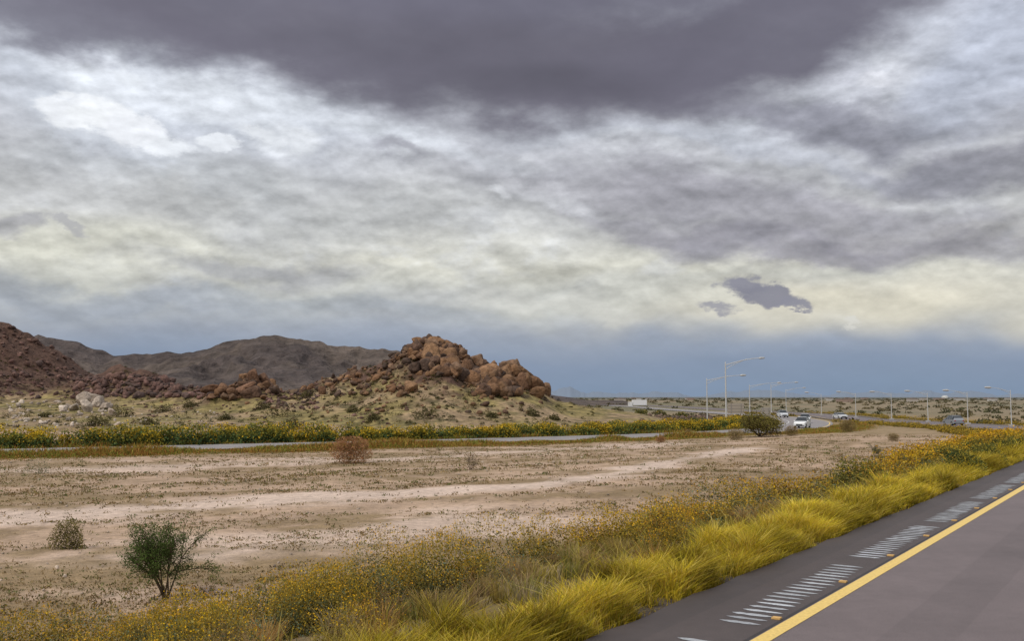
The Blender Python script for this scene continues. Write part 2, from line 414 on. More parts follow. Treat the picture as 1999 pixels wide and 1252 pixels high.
while s<130:
    for i in range(20):
        ss=s+i*0.24+random.uniform(-.015,.015)
        if ss<1: continue
        m=7;tt=np.linspace(-1,1,m)
        hw=0.050*np.sqrt(np.clip(1-tt**4,0,1))*rng.uniform(.6,1.25,m)+0.004
        dd=4.33+0.25*tt+random.uniform(-.035,.035)
        if ss>86: break
        zz=float(z1(ss))+0.005
        q0=np.array([[*SD(ss-h,d),zz] for h,d in zip(hw,dd)]);q1=np.array([[*SD(ss+h,d),zz] for h,d in zip(hw,dd)])
        g=random.uniform(.34,.60);B.add(np.stack([q0[:-1],q0[1:],q1[1:],q1[:-1]],1),np.array((g*.95,g,g*1.06)))  # pale bluish colour paints the wet sheen of each groove
    s+=5.62
B.build('rumble_strip',M_groove)
B=Buf()
for s in np.arange(-9,86,2.78):
    X_,Y_=SD(s+1.15,4.03)
    B.box((X_,Y_,float(z1(s))+0.012),(0.10,0.09,0.02),(0.62,0.38,0.14),-TH)
B.build('pavement_markers',M_paint)
# ---------------------------------------------------------------- vegetation
def gz1(x,y): return ground_z(np.asarray(x,float),np.asarray(y,float))
def vary(c,n,a=0.2):
    c=np.asarray(c,float);return c*(1+rng.normal(0,a,(n,1)))*(1+rng.normal(0,a*.25,(n,3)))
def shrub(B,x,y,z,r,h,n,ls,c1,c2,flower=0,fc=(0.62,0.42,0.02),stems=0,lump=0.35,inner=.55,fz=.25,top=None,tk=.8):
    d=rng.normal(size=(n,3));d[:,2]=np.abs(d[:,2]);d/=np.linalg.norm(d,axis=1)[:,None]
    sd=random.random()*50
    lm=1+lump*2*fbm(d[:,0]*2+sd,d[:,1]*2,d[:,2]*2+.5,seed=6,o=3)
    rad=rng.random(n)**0.33
    P=np.stack([x+d[:,0]*rad*lm*r,y+d[:,1]*rad*lm*r,z+d[:,2]*rad*lm*h],1)
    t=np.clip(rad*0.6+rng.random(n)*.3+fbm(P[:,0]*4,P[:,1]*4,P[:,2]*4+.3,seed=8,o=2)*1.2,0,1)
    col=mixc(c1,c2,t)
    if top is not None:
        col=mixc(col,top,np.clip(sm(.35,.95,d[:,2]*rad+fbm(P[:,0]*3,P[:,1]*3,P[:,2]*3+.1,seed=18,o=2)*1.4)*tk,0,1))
    col=col*(inner+(1-inner)*np.clip(rad,0,1)**3)[:,None]*(1+rng.normal(0,.15,(n,1)))  # shade inside the bush painted into leaf colour, darker toward the centre
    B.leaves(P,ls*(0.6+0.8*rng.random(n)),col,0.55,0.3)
    if flower:
        d=rng.normal(size=(flower,3));d[:,2]=np.abs(d[:,2])+fz;d/=np.linalg.norm(d,axis=1)[:,None]
        lm=1+lump*2*fbm(d[:,0]*2+sd,d[:,1]*2,d[:,2]*2+.5,seed=6,o=3)
        b=np.stack([x+d[:,0]*lm*r*.95,y+d[:,1]*lm*r*.95,z+d[:,2]*lm*h*.95],1)
        ex=(0.02+0.10*rng.random(flower)*min(1,h*1.2))[:,None]*np.array([.6,.6,1.2])
        B.leaves(b+d*ex,ls*(0.45+.45*rng.random(flower)),vary(fc,flower,.18),0.8,1.0)
        k=min(stems,flower)
        if k:
            B.blades(b[:k]-d[:k]*.05,0.11*np.ones(k),0.006*np.ones(k),d[:k]*.7,vary((0.20,0.19,0.06),k),vary((0.35,0.27,0.05),k))
B=Buf()
def grass_strip(n,s0,s1,d0,d1,h0,h1,w,cols,lean=0.5,p=1.0):
    s=s0+(s1-s0)*rng.random(n)**p;d=d0+(d1-d0)*rng.random(n)
    cl=fbm(s*1.5,d*2.1,seed=71,o=3);keep=rng.random(n)<np.clip(0.70+cl*3.2,0.05,1);s=s[keep];d=d[keep];cl=cl[keep]
    x=s*tx-d*ty;y=s*ty+d*tx;m=len(s)
    z=gz1(x,y)
    h=(h0+(h1-h0)*rng.random(m))*(1+cl*3.0)*np.clip((d-d0+.12)/0.35,0.35,1)
    l=rng.normal(0,lean,(m,3));l[:,2]=0
    l[:,:2]+=0.18*np.array([ty,-tx])
    k=rng.integers(0,len(cols),m);ct=np.array(cols)[k]*(1+rng.normal(0,.14,(m,1)));tone=(1+1.6*fbm(s*.9,d*1.2,seed=73,o=3))[:,None]
    ct=ct*tone
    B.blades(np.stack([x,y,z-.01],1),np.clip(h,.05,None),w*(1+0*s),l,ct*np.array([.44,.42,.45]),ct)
yg=[(0.58,0.44,0.03),(0.50,0.40,0.035),(0.64,0.49,0.05),(0.32,0.30,0.04),(0.64,0.50,0.12),(0.52,0.34,0.06)]
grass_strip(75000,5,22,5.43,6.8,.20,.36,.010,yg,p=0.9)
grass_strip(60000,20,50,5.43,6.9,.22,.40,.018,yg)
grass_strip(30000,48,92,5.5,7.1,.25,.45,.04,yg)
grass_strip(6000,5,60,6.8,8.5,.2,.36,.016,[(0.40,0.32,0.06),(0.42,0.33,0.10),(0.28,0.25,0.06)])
B.build('roadside_grass',M_leaf)
B=Buf()
def tufts(n,smin,smax,dmin,dmax,nb,h,w,cols):
    S=rng.uniform(smin,smax,n);Dd=rng.uniform(dmin,dmax,n);X_=S*tx-Dd*ty;Y_=S*ty+Dd*tx;Zt=gz1(X_,Y_)
    for x,y,z in zip(X_,Y_,Zt):
        r=random.uniform(.08,.25);m=int(nb*random.uniform(.6,1.3));a=rng.uniform(0,6.28,m);q=r*np.sqrt(rng.random(m))
        bx=x+np.cos(a)*q;by=y+np.sin(a)*q
        l=np.stack([np.cos(a)*q/r,np.sin(a)*q/r,0*a],1)*.55+rng.normal(0,.15,(m,3));l[:,2]=0
        c=np.array(random.choice(cols));ct=vary(c,m,.15)
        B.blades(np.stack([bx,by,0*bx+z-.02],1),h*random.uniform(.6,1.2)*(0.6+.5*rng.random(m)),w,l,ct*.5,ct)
bl=[(0.42,0.33,0.19),(0.46,0.34,0.16),(0.36,0.25,0.12),(0.40,0.30,0.08),(0.26,0.25,0.07),(0.44,0.25,0.08)]
tufts(260,3,24,7.0,15,130,.42,.008,bl)
tufts(200,20,50,7.0,12.0,60,.42,.016,bl)
tufts(150,45,95,7.4,13,30,.45,.04,bl)
B.build('dry_grass',M_leaf)
B=Buf()
gA=(0.040,0.062,0.032);gB=(0.20,0.26,0.165);yA=(0.09,0.085,0.025);yB=(0.34,0.265,0.05)
FY=[(0.64,0.39,0.02),(0.60,0.34,0.03),(0.54,0.28,0.03)]
MUST=(0.50,0.325,0.035);ORG=(0.44,0.24,0.05)
def bb(s,d,r,h,near=True,kind=None):
    x,y=SD(s,d);z=float(gz1([x],[y])[0])
    k=kind if kind is not None else random.choice([0,0,0,1,1,2])
    c1,c2=[(gA,gB),(yA,yB),((.09,.075,.03),(.30,.19,.06))][k]
    D=math.hypot(x,y);ls=np.clip(D*0.0021,.032,.2);n=int(np.clip(4.8*r*h/(ls*ls),200,6500))
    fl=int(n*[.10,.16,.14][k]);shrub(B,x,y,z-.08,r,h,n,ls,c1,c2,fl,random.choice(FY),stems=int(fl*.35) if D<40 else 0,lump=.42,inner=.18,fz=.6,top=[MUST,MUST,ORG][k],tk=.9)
for _ in range(68):
    s=random.uniform(1,30);u_=random.random();d=7.6+6.6*u_
    if s>18: d=7.5+4*u_
    r=random.uniform(.45,.95);bb(s,d,r,r*random.uniform(.75,1.05))
for _ in range(58):
    s=random.uniform(28,58);d=random.uniform(7.4,11.5);r=random.uniform(.6,1.15);bb(s,d,r,r*random.uniform(.75,1.0))
for _ in range(180):
    s=random.uniform(55,110);d=random.uniform(7.2,14);r=random.uniform(.8,1.5);bb(s,d,r,r*.9,kind=random.choice([1,1,2,0]))
for (u,v,zz,r,h,k) in [(735,1225,-.9,1.35,1.32,0),(860,1205,-.8,1.05,1.1,1),(530,1245,-1.1,1.0,.95,0),(180,1275,-1.3,1.1,.95,0),(350,1275,-1.2,.95,.95,0),(950,1140,-.95,1.25,1.15,0),(1290,1075,-.9,1.05,.95,0),(1190,1100,-.9,1.0,.95,1),(1420,1020,-.95,1.35,1.2,0),(1380,1048,-.8,.9,.8,0),(640,1250,-.95,.9,.95,1),(1070,1118,-.9,1.0,1.0,1),(1530,1005,-.8,1.1,.9,2),(60,1270,-1.3,1.0,.85,1),(270,1262,-1.2,.8,.7,1),(450,1262,-1.1,.85,.85,1),(1320,1025,-1.0,1.1,.95,1),(-60,1262,-1.3,1.0,.8,0),(120,1240,-1.3,.6,.5,2),(400,1215,-1.3,.6,.5,2),(600,1180,-1.2,.75,.6,2)]:
    x,y=G(u,v,zz);s=x*tx+y*ty;d=-x*ty+y*tx;bb(s,d,r,h,kind=k)
B.build('brittlebush_shrubs',M_leaf)
B=Buf()
for (u,v,r,h) in [(1880,945,.8,.95),(1925,928,.8,.95),(1960,905,.9,1.0),(1985,900,.9,1.0),(1670,958,1.1,1.15),(1800,950,.6,.5),(1905,905,1.1,1.1),(1740,955,.6,.4),(1850,915,.9,.9)]:
    x,y=G(u,v,-.35);z=float(gz1([x],[y])[0])
    dark=u>1840
    shrub(B,x,y,z-.1,r,h,3000,.07,(0.02,0.035,0.02) if dark else (0.05,0.06,0.02),(0.075,0.12,0.045) if dark else (0.17,0.17,0.06),200,(0.45,0.33,0.05),inner=.3,top=(.2,.19,.05))
B.build('green_shrubs',M_leaf)
i2=np.nonzero((L2[:,0]>-140)&(L2[:,1]<178))[0]
NH=640
B=Buf();K=rng.choice(i2,NH);OO=-(W2+rng.uniform(1.4,8.0,NH));PP=L2[K]+N2[K]*OO[:,None]+rng.normal(0,.5,(NH,2));ZZ=gz1(PP[:,0],PP[:,1])
for p,z,off in zip(PP,ZZ,OO):
    r=random.uniform(1.1,2.2);h=r*random.uniform(.8,1.05)*(1.2 if p[0]<-20 else .95)
    front=-off<W2+4
    if random.random()<(.75 if front else .35): c=((0.018,0.034,0.016),(0.11,0.17,0.065));fl=16;tp=(.26,.24,.045)
    else: c=((0.06,0.065,0.02),(0.28,0.24,0.04));fl=50;tp=(.52,.36,.035)
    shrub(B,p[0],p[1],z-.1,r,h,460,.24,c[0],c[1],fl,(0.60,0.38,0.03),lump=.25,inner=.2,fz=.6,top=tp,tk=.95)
B.build('flowering_hedge_brush',M_leaf)
B=Buf()
n=100000;k=rng.choice(i2,n);side=rng.random(n)<.85
o=np.where(side,W2+0.3+6.5*rng.random(n)**1.3,-(W2+.3+2.0*rng.random(n)))
p=L2[k]+N2[k]*o[:,None]+rng.normal(0,.8,(n,2));e2_=dist_poly(p[:,0],p[:,1],L2)[0]-W2;p=p[e2_>.25];e2_=e2_[e2_>.25];n=len(p)
z=gz1(p[:,0],p[:,1]);cl=fbm(p[:,0]*.18,p[:,1]*.18,seed=81,o=3)
cc=np.array([(0.34,0.28,0.05),(0.38,0.20,0.06),(0.24,0.25,0.05),(0.34,0.18,0.05),(0.40,0.30,0.07)])[np.clip(((cl+.5)*5+rng.normal(0,.6,n)).astype(int),0,4)]
cc=cc*(1+rng.normal(0,.15,(n,1)))
l=rng.normal(0,.35,(n,3));l[:,2]=0
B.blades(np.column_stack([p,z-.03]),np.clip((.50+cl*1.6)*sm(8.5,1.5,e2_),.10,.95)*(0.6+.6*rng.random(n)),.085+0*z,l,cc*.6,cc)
B.build('verge_grass',M_leaf)
B=Buf()
n=66000;D=13*(9.5)**rng.random(n);u=rng.uniform(-150,2150,n);x=(u-999.5)/1949*D;y=D
e1_,_,sg,e2_,sg2=ground_info(x,y);nn=fbm(x/5,y/2.6,seed=51);dt=dist_poly(x,y,tr)[0]
keep=(e1_>5)&(e2_>2.5)&(sg>0)&(sg2<0)&(rng.random(n)<np.clip(.45+nn*2.8,.04,.95))&((dt>2.2+nn*6)|(rng.random(n)<.12))
x=x[keep];y=y[keep];D=D[keep];n=len(x);z=gz1(x,y)
cols=np.array([(0.18,0.155,0.055),(0.22,0.15,0.07),(0.12,0.13,0.045),(0.28,0.20,0.10),(0.16,0.11,0.05)])[rng.integers(0,5,n)]
sz=(0.05+0.10*rng.random(n)**2)*np.clip(D/35,.8,1.7)
for j in range(6):
    P=np.stack([x,y,z],1)+rng.normal(0,1,(n,3))*np.stack([sz*.8,sz*.8,sz*.0],1);P[:,2]+=sz*.45*rng.random(n)
    B.leaves(P,sz*.8,cols*(1+rng.normal(0,.2,(n,1))),.38,1.2)
B.build('median_weeds',M_leaf)
RK=Rocks()
PX=[]
for _ in range(600):
    D=14*6**random.random();u=random.uniform(0,1900);PX.append(((u-1000)/1949*D,D))
PX=np.array(PX);ee=ground_info(PX[:,0],PX[:,1]);PX=PX[(ee[0]>6)&(ee[3]>2)];PZ=gz1(PX[:,0],PX[:,1])
for (x,D),z in zip(PX,PZ): RK.add((x,D,z+.01),random.uniform(.02,.05)*max(1,D/30),(0.40,0.32,0.25),2)
RK.build('pebbles')
def branchy(name,x,y,h,spread,leafc,n_leaf,ls,stem=(0.12,0.09,0.06),stems=7,lean=(0,0),barkr=.014,sig=.045):
    z=float(gz1([x],[y])[0]);B=Buf();tips=[]
    def grow(p,d,L,r,lv):
        seg=3;q=p
        for i in range(seg):
            d2=d+rng.normal(0,.13,3);d2/=np.linalg.norm(d2);q2=q+d2*L/seg
            B.tube(q,q2,r*(1-.2*i),r*(1-.2*(i+1)),stem,5);q=q2;d=d2
            if lv>=1: tips.append(q)
            if lv<3 and (i>0 or lv>0):
                for _ in range(2 if lv<2 else 1):
                    nd=d+rng.normal(0,.5,3)+np.array([0,0,.12]);nd/=np.linalg.norm(nd)
                    grow(q,nd,L*random.uniform(.45,.68),r*.55,lv+1)
    for i in range(stems):
        a=i*2.4+random.uniform(-.4,.4);sp_=random.uniform(.2,1)*spread
        d=np.array([math.cos(a)*sp_+lean[0],math.sin(a)*sp_+lean[1],1]);d/=np.linalg.norm(d)
        grow(np.array([x+random.uniform(-.05,.05),y+random.uniform(-.05,.05),z-.03]),d,h*random.uniform(.45,.62),barkr*h,0)
    T=np.array(tips);T=T[T[:,2]>z+h*.22];k=rng.integers(0,len(T),n_leaf);P=T[k]+rng.normal(0,sig*h,(n_leaf,3))
    cl=fbm(P[:,0]*5,P[:,1]*5,P[:,2]*5,seed=14,o=2)
    B.leaves(P,ls*(.6+.8*rng.random(n_leaf)),mixc(np.array(leafc)*.5,np.array(leafc)*1.5,np.clip(.5+cl*2+rng.normal(0,.15,n_leaf),0,1)),.45,.4)
    return B.build(name,M_leaf)
x,y=G(322,1166,-1.45);branchy('creosote_bush',x,y,1.55,.60,(0.08,0.115,0.032),13000,.038,lean=(-.12,0),stems=8,sig=.032)
x,y=G(133,1068,-1.55)
B=Buf();shrub(B,x,y,float(gz1([x],[y])[0]),.5,.85,3200,.045,(0.09,0.085,0.03),(0.27,0.22,0.08),lump=.5,inner=.4);B.build('dry_bush',M_leaf)
x,y=G(918,920,-2.0);branchy('bare_twig_bush',x,y,1.0,.6,(0.18,0.15,0.08),300,.05,stems=6)
x,y=G(1710,908,-1.9);branchy('bare_twig_bush',x,y,.9,.7,(0.12,0.13,0.06),700,.06,stems=6)
def tumble(u,v,z,r,c=(0.38,0.20,0.10)):
    x,y=G(u,v,z);B=Buf();zz=float(gz1([x],[y])[0])
    n=2600;d=rng.normal(size=(n,3));d/=np.linalg.norm(d,axis=1)[:,None];rad=rng.random(n)**.4*(1+.5*fbm(d[:,0]*2,d[:,1]*2,d[:,2]*2+.4,seed=int(u)))
    P=np.stack([x+d[:,0]*rad*r*1.1,y+d[:,1]*rad*r,zz+r*.68+d[:,2]*rad*r*.8],1);P[:,2]=np.maximum(P[:,2],zz)
    B.leaves(P,r*.22,vary(c,n,.22)*(.4+.6*np.clip(rad,0,1)**2)[:,None],.12);return B.build('tumbleweed',M_leaf)  # twig colour darkened toward the core as painted inner shade
tumble(685,903,-2.2,1.4);tumble(1436,866,-2.3,.85,(0.36,0.27,0.14));tumble(1290,868,-2.3,.5)
for (u,v,r) in [(1545,858,.8),(1655,843,1.2),(1345,850,.6),(1745,880,.5)]: tumble(u,v,-2.3,r,(0.30,0.22,0.10))
x,y=G(75,918,-2.2);B=Buf();shrub(B,x,y,float(gz1([x],[y])[0]),.9,1.1,700,.07,(0.2,0.2,0.13),(0.38,0.36,0.24));B.build('pale_brush',M_leaf)
x,y=G(1484,860,-2.35);branchy('mesquite_bush',x,y,3.2,2.0,(0.15,0.13,0.035),4600,.2,stems=14,barkr=.02,sig=.10)
B=Buf()
for _ in range(1000):
    u=random.uniform(0,1180);v=random.uniform(700,838);h=hit(u,v)
    if h is None: continue
    r=random.choice([.3,.4,.5,.6,.8,1.0]);
    c=random.choice([((0.045,0.05,0.022),(0.12,0.12,0.045)),((0.08,0.07,0.025),(0.19,0.155,0.055)),((0.05,0.05,0.025),(0.12,0.105,0.055))])
    shrub(B,h[0],h[1],hz(h)-.1,r,r*1.0,80,.17,c[0],c[1],lump=.5,inner=.35)
for (u,v,r) in [(828,818,2.2),(548,815,2.6),(240,815,2.3),(512,800,1.8),(320,806,2.0),(370,795,1.5),(690,805,1.3),(190,832,2.0),(570,838,1.8),(600,775,1.3),(920,705,1.0),(440,820,1.4),(730,820,1.2),(960,815,1.2),(90,815,1.3),(1040,812,1.4),(1080,820,1.2),(290,830,1.5)]:
    h=hit(u,v)
    if h is None: continue
    shrub(B,h[0],h[1],hz(h)-.2,r,r*.95,650,.25,(0.05,0.05,0.02),(0.18,0.155,0.07),lump=.5,inner=.3)
B.build('hillside_scrub',M_leaf)
B=Buf()
n=1300;D=rng.choice([0,1],n,p=[.40,.60]);D=np.where(D==0,170*4**rng.random(n),700*4**rng.random(n));u=np.where(rng.random(n)<.93,rng.uniform(1060,2200,n),rng.uniform(-200,3000,n));x=(u-1000)/1949*D
ee=ground_info(x,D);ok=((ee[0]>3)&(ee[3]>3))
for x_,D_ in zip(x[ok],D[ok]):
    r=random.uniform(.6,1.4)*(1+min(D_,1800)/700);h=r*random.uniform(.45,.7)
    c=random.choice([((0.06,0.065,0.035),(0.12,0.12,0.06)),((0.10,0.085,0.045),(0.19,0.155,0.08)),((0.09,0.08,0.04),(0.17,0.145,0.07))])
    shrub(B,x_,D_,-2.5,r,h,30,r*.45,c[0],c[1])
for (u,D,r) in [(1150,215,2.6),(1170,212,2.4),(1195,230,2.4),(1135,225,2.0),(1250,255,2.0),(1290,260,1.8),(1330,240,1.6)]:
    x=(u-1000)/1949*D;shrub(B,x,D,-2.5,r,r*.95,500,.35,(0.05,0.055,0.02),(0.15,0.15,0.05),60,(0.3,0.24,0.04))
n=900;k=rng.choice(np.nonzero((S1>85)&(S1<330))[0],n);o=np.where(rng.random(n)<.6,-rng.uniform(1.5,9,n),W1+rng.uniform(1,8,n))
p=L1[k]+N1[k]*o[:,None];ee=ground_info(p[:,0],p[:,1]);ok=(ee[3]>1.5)&(ee[0]>.8);p=p[ok];Zp=gz1(p[:,0],p[:,1])
for q,z in zip(p,Zp):
    r=random.uniform(.5,1.2);shrub(B,q[0],q[1],z-.1,r,r*.65,80,.2,(0.10,0.09,0.03),(0.30,0.23,0.05),24,(0.45,0.30,0.04),inner=.35)
B.build('plain_scrub',M_leaf)
RK=Rocks()
for _ in range(260):
    u=random.uniform(1165,1390);x,y=G(u,random.uniform(812,834),-2.3);RK.add((x,y,float(gz1([x],[y])[0])+.15),random.uniform(.25,.7),random.choice([(0.12,0.08,0.06),(0.16,0.11,0.08),(0.09,0.07,0.055)]),2)
RK.build('rubble_bank')
# ---------------------------------------------------------------- street furniture
def lamp(u,vbase,vtop,arm_px,zb=-2.4):
    x,y=G(u,vbase,zb);D=y
    H=(775-vtop)*D/1949+CAMZ-zb;A=arm_px*D/1949;sg=1 if A>0 else -1
    g=np.array((0.50,0.50,0.49));B=Buf();rr=H*.0118
    B.box((x,y,zb+.15),(.7,.7,.5),(0.4,0.38,0.36))
    B.tube((x,y,zb),(x,y,zb+H*.97),rr*1.25,rr*.75,g,10);B.tube((x,y,zb+H*.97),(x,y,zb+H),rr*.75,rr*.2,g,10)
    n=8;P=[np.array([x+A*t,y,zb+H*.94+H*.115*math.sin(t*1.45)]) for t in np.linspace(0,1,n)]
    for i in range(n-1): B.tube(P[i],P[i+1],rr*(.62-.03*i),rr*(.6-.03*i),g,8)
    Q=[np.array([x+A*.62*t,y,zb+H*.87+(P[5][2]-zb-H*.87)*t**.8]) for t in np.linspace(0,1,5)]
    for i in range(4): B.tube(Q[i],Q[i+1],rr*.4,rr*.4,g,6)
    e=P[-1];L=.95*sg
    B.tube(e-np.array([L*.3,0,.02]),e+np.array([L*.1,0,0]),.08,.2,g*.9,10);B.tube(e+np.array([L*.1,0,0]),e+np.array([L*.8,0,.02]),.2,.14,g*.8,10);B.tube(e+np.array([L*.8,0,.02]),e+np.array([L*.95,0,.02]),.14,.02,g*.8,10)
    B.build('street_lamp',M_metal)
for a in [(1381,828,738,68),(1418,829,706,68),(1464,813,751,56),(1506,808,750,48),(1535,805,760,34),(1604,812,769,-26),(1671,817,768,-30),(1741,821,768,-34),(1812,825,767,-36),(1890,830,766,-38),(1975,834,761,-40)]: lamp(*a)
def signback(u,v0,v1,wpx,zb=-2.4,vb=830):
    x,y=G(u,vb,zb);D=y;B=Buf();z0=CAMZ+(775-v1)*D/1949;z1_=CAMZ+(775-v0)*D/1949;w=wpx*D/1949
    B.box((x,y,(z0+z1_)/2),(w,.05,z1_-z0),(0.34,0.30,0.25))
    for k in (-.3,.3): B.box((x+k*w,y-.08,(zb+z1_)/2),(.12,.1,z1_-zb),(0.3,0.28,0.26))
    for k in (.2,.5,.8): B.box((x,y-.045,z0+(z1_-z0)*k),(w*.98,.04,.08),(0.28,0.26,0.23))
    B.build('road_sign',M_metal)
signback(1437,788,808,32,vb=822);signback(1495,796,810,20,vb=815)
def car(P,heading,body,kind='suv'):
    B=Buf();c=np.array(body);gl=np.array((0.02,0.025,0.03));bk=np.array((0.02,0.02,0.02))
    hr=1.72 if kind=='suv' else 1.42;bl=1.02 if kind=='suv' else .9
    S=[(-2.35,.70,.42,.68,.70,.66),(-2.25,.86,.30,.82,.86,.78),(-1.3,.92,.28,bl-.04,bl,.82),(-1.05,.92,.28,bl,bl+.06,.78),(-.35,.92,.28,bl,hr-.04,.64),(0.3,.92,.28,bl,hr,.66),(1.5,.92,.28,bl,hr-.03,.65),(2.15,.90,.30,bl,bl+.12 if kind!='suv' else bl+.25,.74),(2.35,.82,.42,bl-.12,bl-.08,.76)]
    ca,sa=math.cos(heading),math.sin(heading)
    def W(p):
        p=np.asarray(p,float);x=p[...,0]*ca-p[...,1]*sa;y=p[...,0]*sa+p[...,1]*ca
        return np.stack([x+P[0],y+P[1],p[...,2]+P[2]],-1)
    def q(a,b,c_,d,col): B.add(W(np.array([[a,b,c_,d]])),col)
    for i in range(len(S)-1):
        a,b=S[i],S[i+1]
        for s in (-1,1):
            q((s*a[1],a[0],a[2]),(s*b[1],b[0],b[2]),(s*b[1],b[0],b[3]),(s*a[1],a[0],a[3]),c*.95)
            cab=3<=i<=6
            q((s*a[1],a[0],a[3]),(s*b[1],b[0],b[3]),(s*b[5],b[0],b[4]),(s*a[5],a[0],a[4]),gl if cab else c)
        top=gl if i in (3,6) else c
        q((-a[5],a[0],a[4]),(a[5],a[0],a[4]),(b[5],b[0],b[4]),(-b[5],b[0],b[4]),top)
        q((-a[1],a[0],a[2]),(a[1],a[0],a[2]),(b[1],b[0],b[2]),(-b[1],b[0],b[2]),bk)
    for i,f in ((0,-1),(-1,1)):
        a=S[i];q((-a[1],a[0],a[2]),(a[1],a[0],a[2]),(a[5],a[0],a[4]),(-a[5],a[0],a[4]),c*.9)
    q((-.5,-2.375,.48),(.5,-2.375,.48),(.48,-2.37,.66),(-.48,-2.37,.66),bk)
    for s in (-1,1):
        q((s*.58,-2.33,.66),(s*.82,-2.29,.66),(s*.80,-2.27,.80),(s*.56,-2.31,.80),(.7,.7,.68))
        q((s*.6,2.38,.75),(s*.8,2.38,.75),(s*.8,2.37,.92),(s*.6,2.37,.92),(.35,.02,.02))
        B.box(W((s*1.02,-.85,bl+.1)),(.2,.12,.14),c,heading)
        for yy in (-1.45,1.4):
            n=16;t=np.linspace(0,2*np.pi,n+1);ring=lambda x,r:np.stack([0*t+x,yy+r*np.cos(t),.34+r*np.sin(t)],1)
            o=ring(s*.95,.34);ii=ring(s*.72,.34);h=ring(s*.955,.19);ce=ring(s*.93,.001)
            B.add(W(np.stack([o[:-1],o[1:],ii[1:],ii[:-1]],1)),bk);B.add(W(np.stack([o[:-1],o[1:],h[1:],h[:-1]],1)),bk);B.add(W(np.stack([h[:-1],h[1:],ce[1:],ce[:-1]],1)),np.array((.3,.3,.3)))
        for yy in (-.3,.6,1.5):
            q((s*.925,yy-.03,bl),(s*.925,yy+.03,bl),(s*.668,yy+.03,hr-.05),(s*.668,yy-.03,hr-.05),c)
    B.build('car',M_car)
def on2(yt,off,body,kind):
    k=np.argmin(np.abs(L2[:,1]-yt));p=L2[k]+N2[k]*off;T=np.array([-N2[k][1],N2[k][0]])
    car((p[0],p[1],-2.275),math.atan2(T[1],T[0])-math.pi/2,body,kind)
on2(158,1.8,(.75,.77,.78),'suv');on2(188,-.2,(.75,.77,.78),'suv');on2(236,0,(.6,.62,.65),'suv')
car((72.5,221,-2.3),0.05,(.6,.62,.64),'sedan')
k=np.argmin(np.abs(L1[:,1]-172)+(L1[:,1]>400)*1000);p=L1[k]+N1[k]*4;car((p[0],p[1],Z1[k]),math.pi,(.25,.27,.3),'suv')
x,y=G(1248,796,-2.4);B=Buf();B.box((x,y,-2.4+2.3),(6.6,2.5,2.5),(.72,.72,.72),.15);B.box((x-4.3,y-.6,-2.4+1.6),(1.6,2.3,2.0),(.7,.7,.7),.15);B.box((x-4.6,y-1.72,-2.4+2.1),(.9,.1,.7),(.03,.03,.04),.15);B.box((x,y,-2.4+.95),(7.5,2.2,.2),(.05,.05,.05),.15)
for dx in (-4.3,2.0,3.1):
    for dy in (-1.15,1.15): B.tube((x+dx,y+dy-.15,-1.95),(x+dx,y+dy+.15,-1.95),.48,.48,(.02,.02,.02),14)
B.build('box_truck',M_car)
x,y=(845/1949*2600),2600;B=Buf();t=np.linspace(0,np.pi/2,7)
B.tube((x,y,-3),(x,y,1.5),8.5,8.5,(.5,.5,.48),20)
for i in range(6): B.tube((x,y,1.5+4*math.sin(t[i])),(x,y,1.5+4*math.sin(t[i+1])),8.5*math.cos(t[i]),8.5*math.cos(t[i+1])+.01,(.5,.5,.48),20)
B.build('storage_tank',M_metal)
B=Buf()
for i in range(26):
    D=random.uniform(900,3000);u=random.uniform(1180,1999);x=(u-1000)/1949*D;w=random.uniform(6,14)
    B.box((x,D,-2.4+1.4),(w,8,2.8),random.choice([(.4,.36,.32),(.45,.43,.4),(.3,.22,.18)]))
    B.box((x,D,-2.4+3.0),(w*1.05,8.5,.5),(.25,.2,.18))
B.build('distant_houses',M_metal)
# ---------------------------------------------------------------- sky
w=bpy.data.worlds.new("World");scene.world=w;w.use_nodes=True
nt=w.node_tree;N=nt.nodes;L=nt.links;N.clear()
def nd(t,**k):
    x=N.new(t)
    for a,b in k.items(): setattr(x,a,b)
    return x
def math_(op,a,b=None,c=None,clamp=False):
    m=nd('ShaderNodeMath',operation=op);m.use_clamp=clamp
    for i,q in enumerate((a,b,c)):
        if q is None: continue
        if isinstance(q,(int,float)): m.inputs[i].default_value=q
        else: L.new(q,m.inputs[i])
    return m.outputs[0]
tc=nd('ShaderNodeTexCoord');sep=nd('ShaderNodeSeparateXYZ');L.new(tc.outputs['Generated'],sep.inputs[0])
AZ=math_('ARCTAN2',sep.outputs[0],sep.outputs[1]);EL=math_('ARCSINE',sep.outputs[2])
mp=nd('ShaderNodeMapping');mp.inputs['Scale'].default_value=(1,1,2.0);L.new(tc.outputs['Generated'],mp.inputs[0])
def noise(scale,det,rough,vec,off=(0,0,0),dist=0):
    v=vec
    if off!=(0,0,0):
        a=nd('ShaderNodeVectorMath',operation='ADD');L.new(v,a.inputs[0]);a.inputs[1].default_value=off;v=a.outputs[0]
    n=nd('ShaderNodeTexNoise');n.inputs['Scale'].default_value=scale;n.inputs['Detail'].default_value=det;n.inputs['Roughness'].default_value=rough;n.inputs['Distortion'].default_value=dist
    L.new(v,n.inputs['Vector']);return n
cmb=nd('ShaderNodeCombineXYZ');L.new(AZ,cmb.inputs[0]);L.new(EL,cmb.inputs[1])
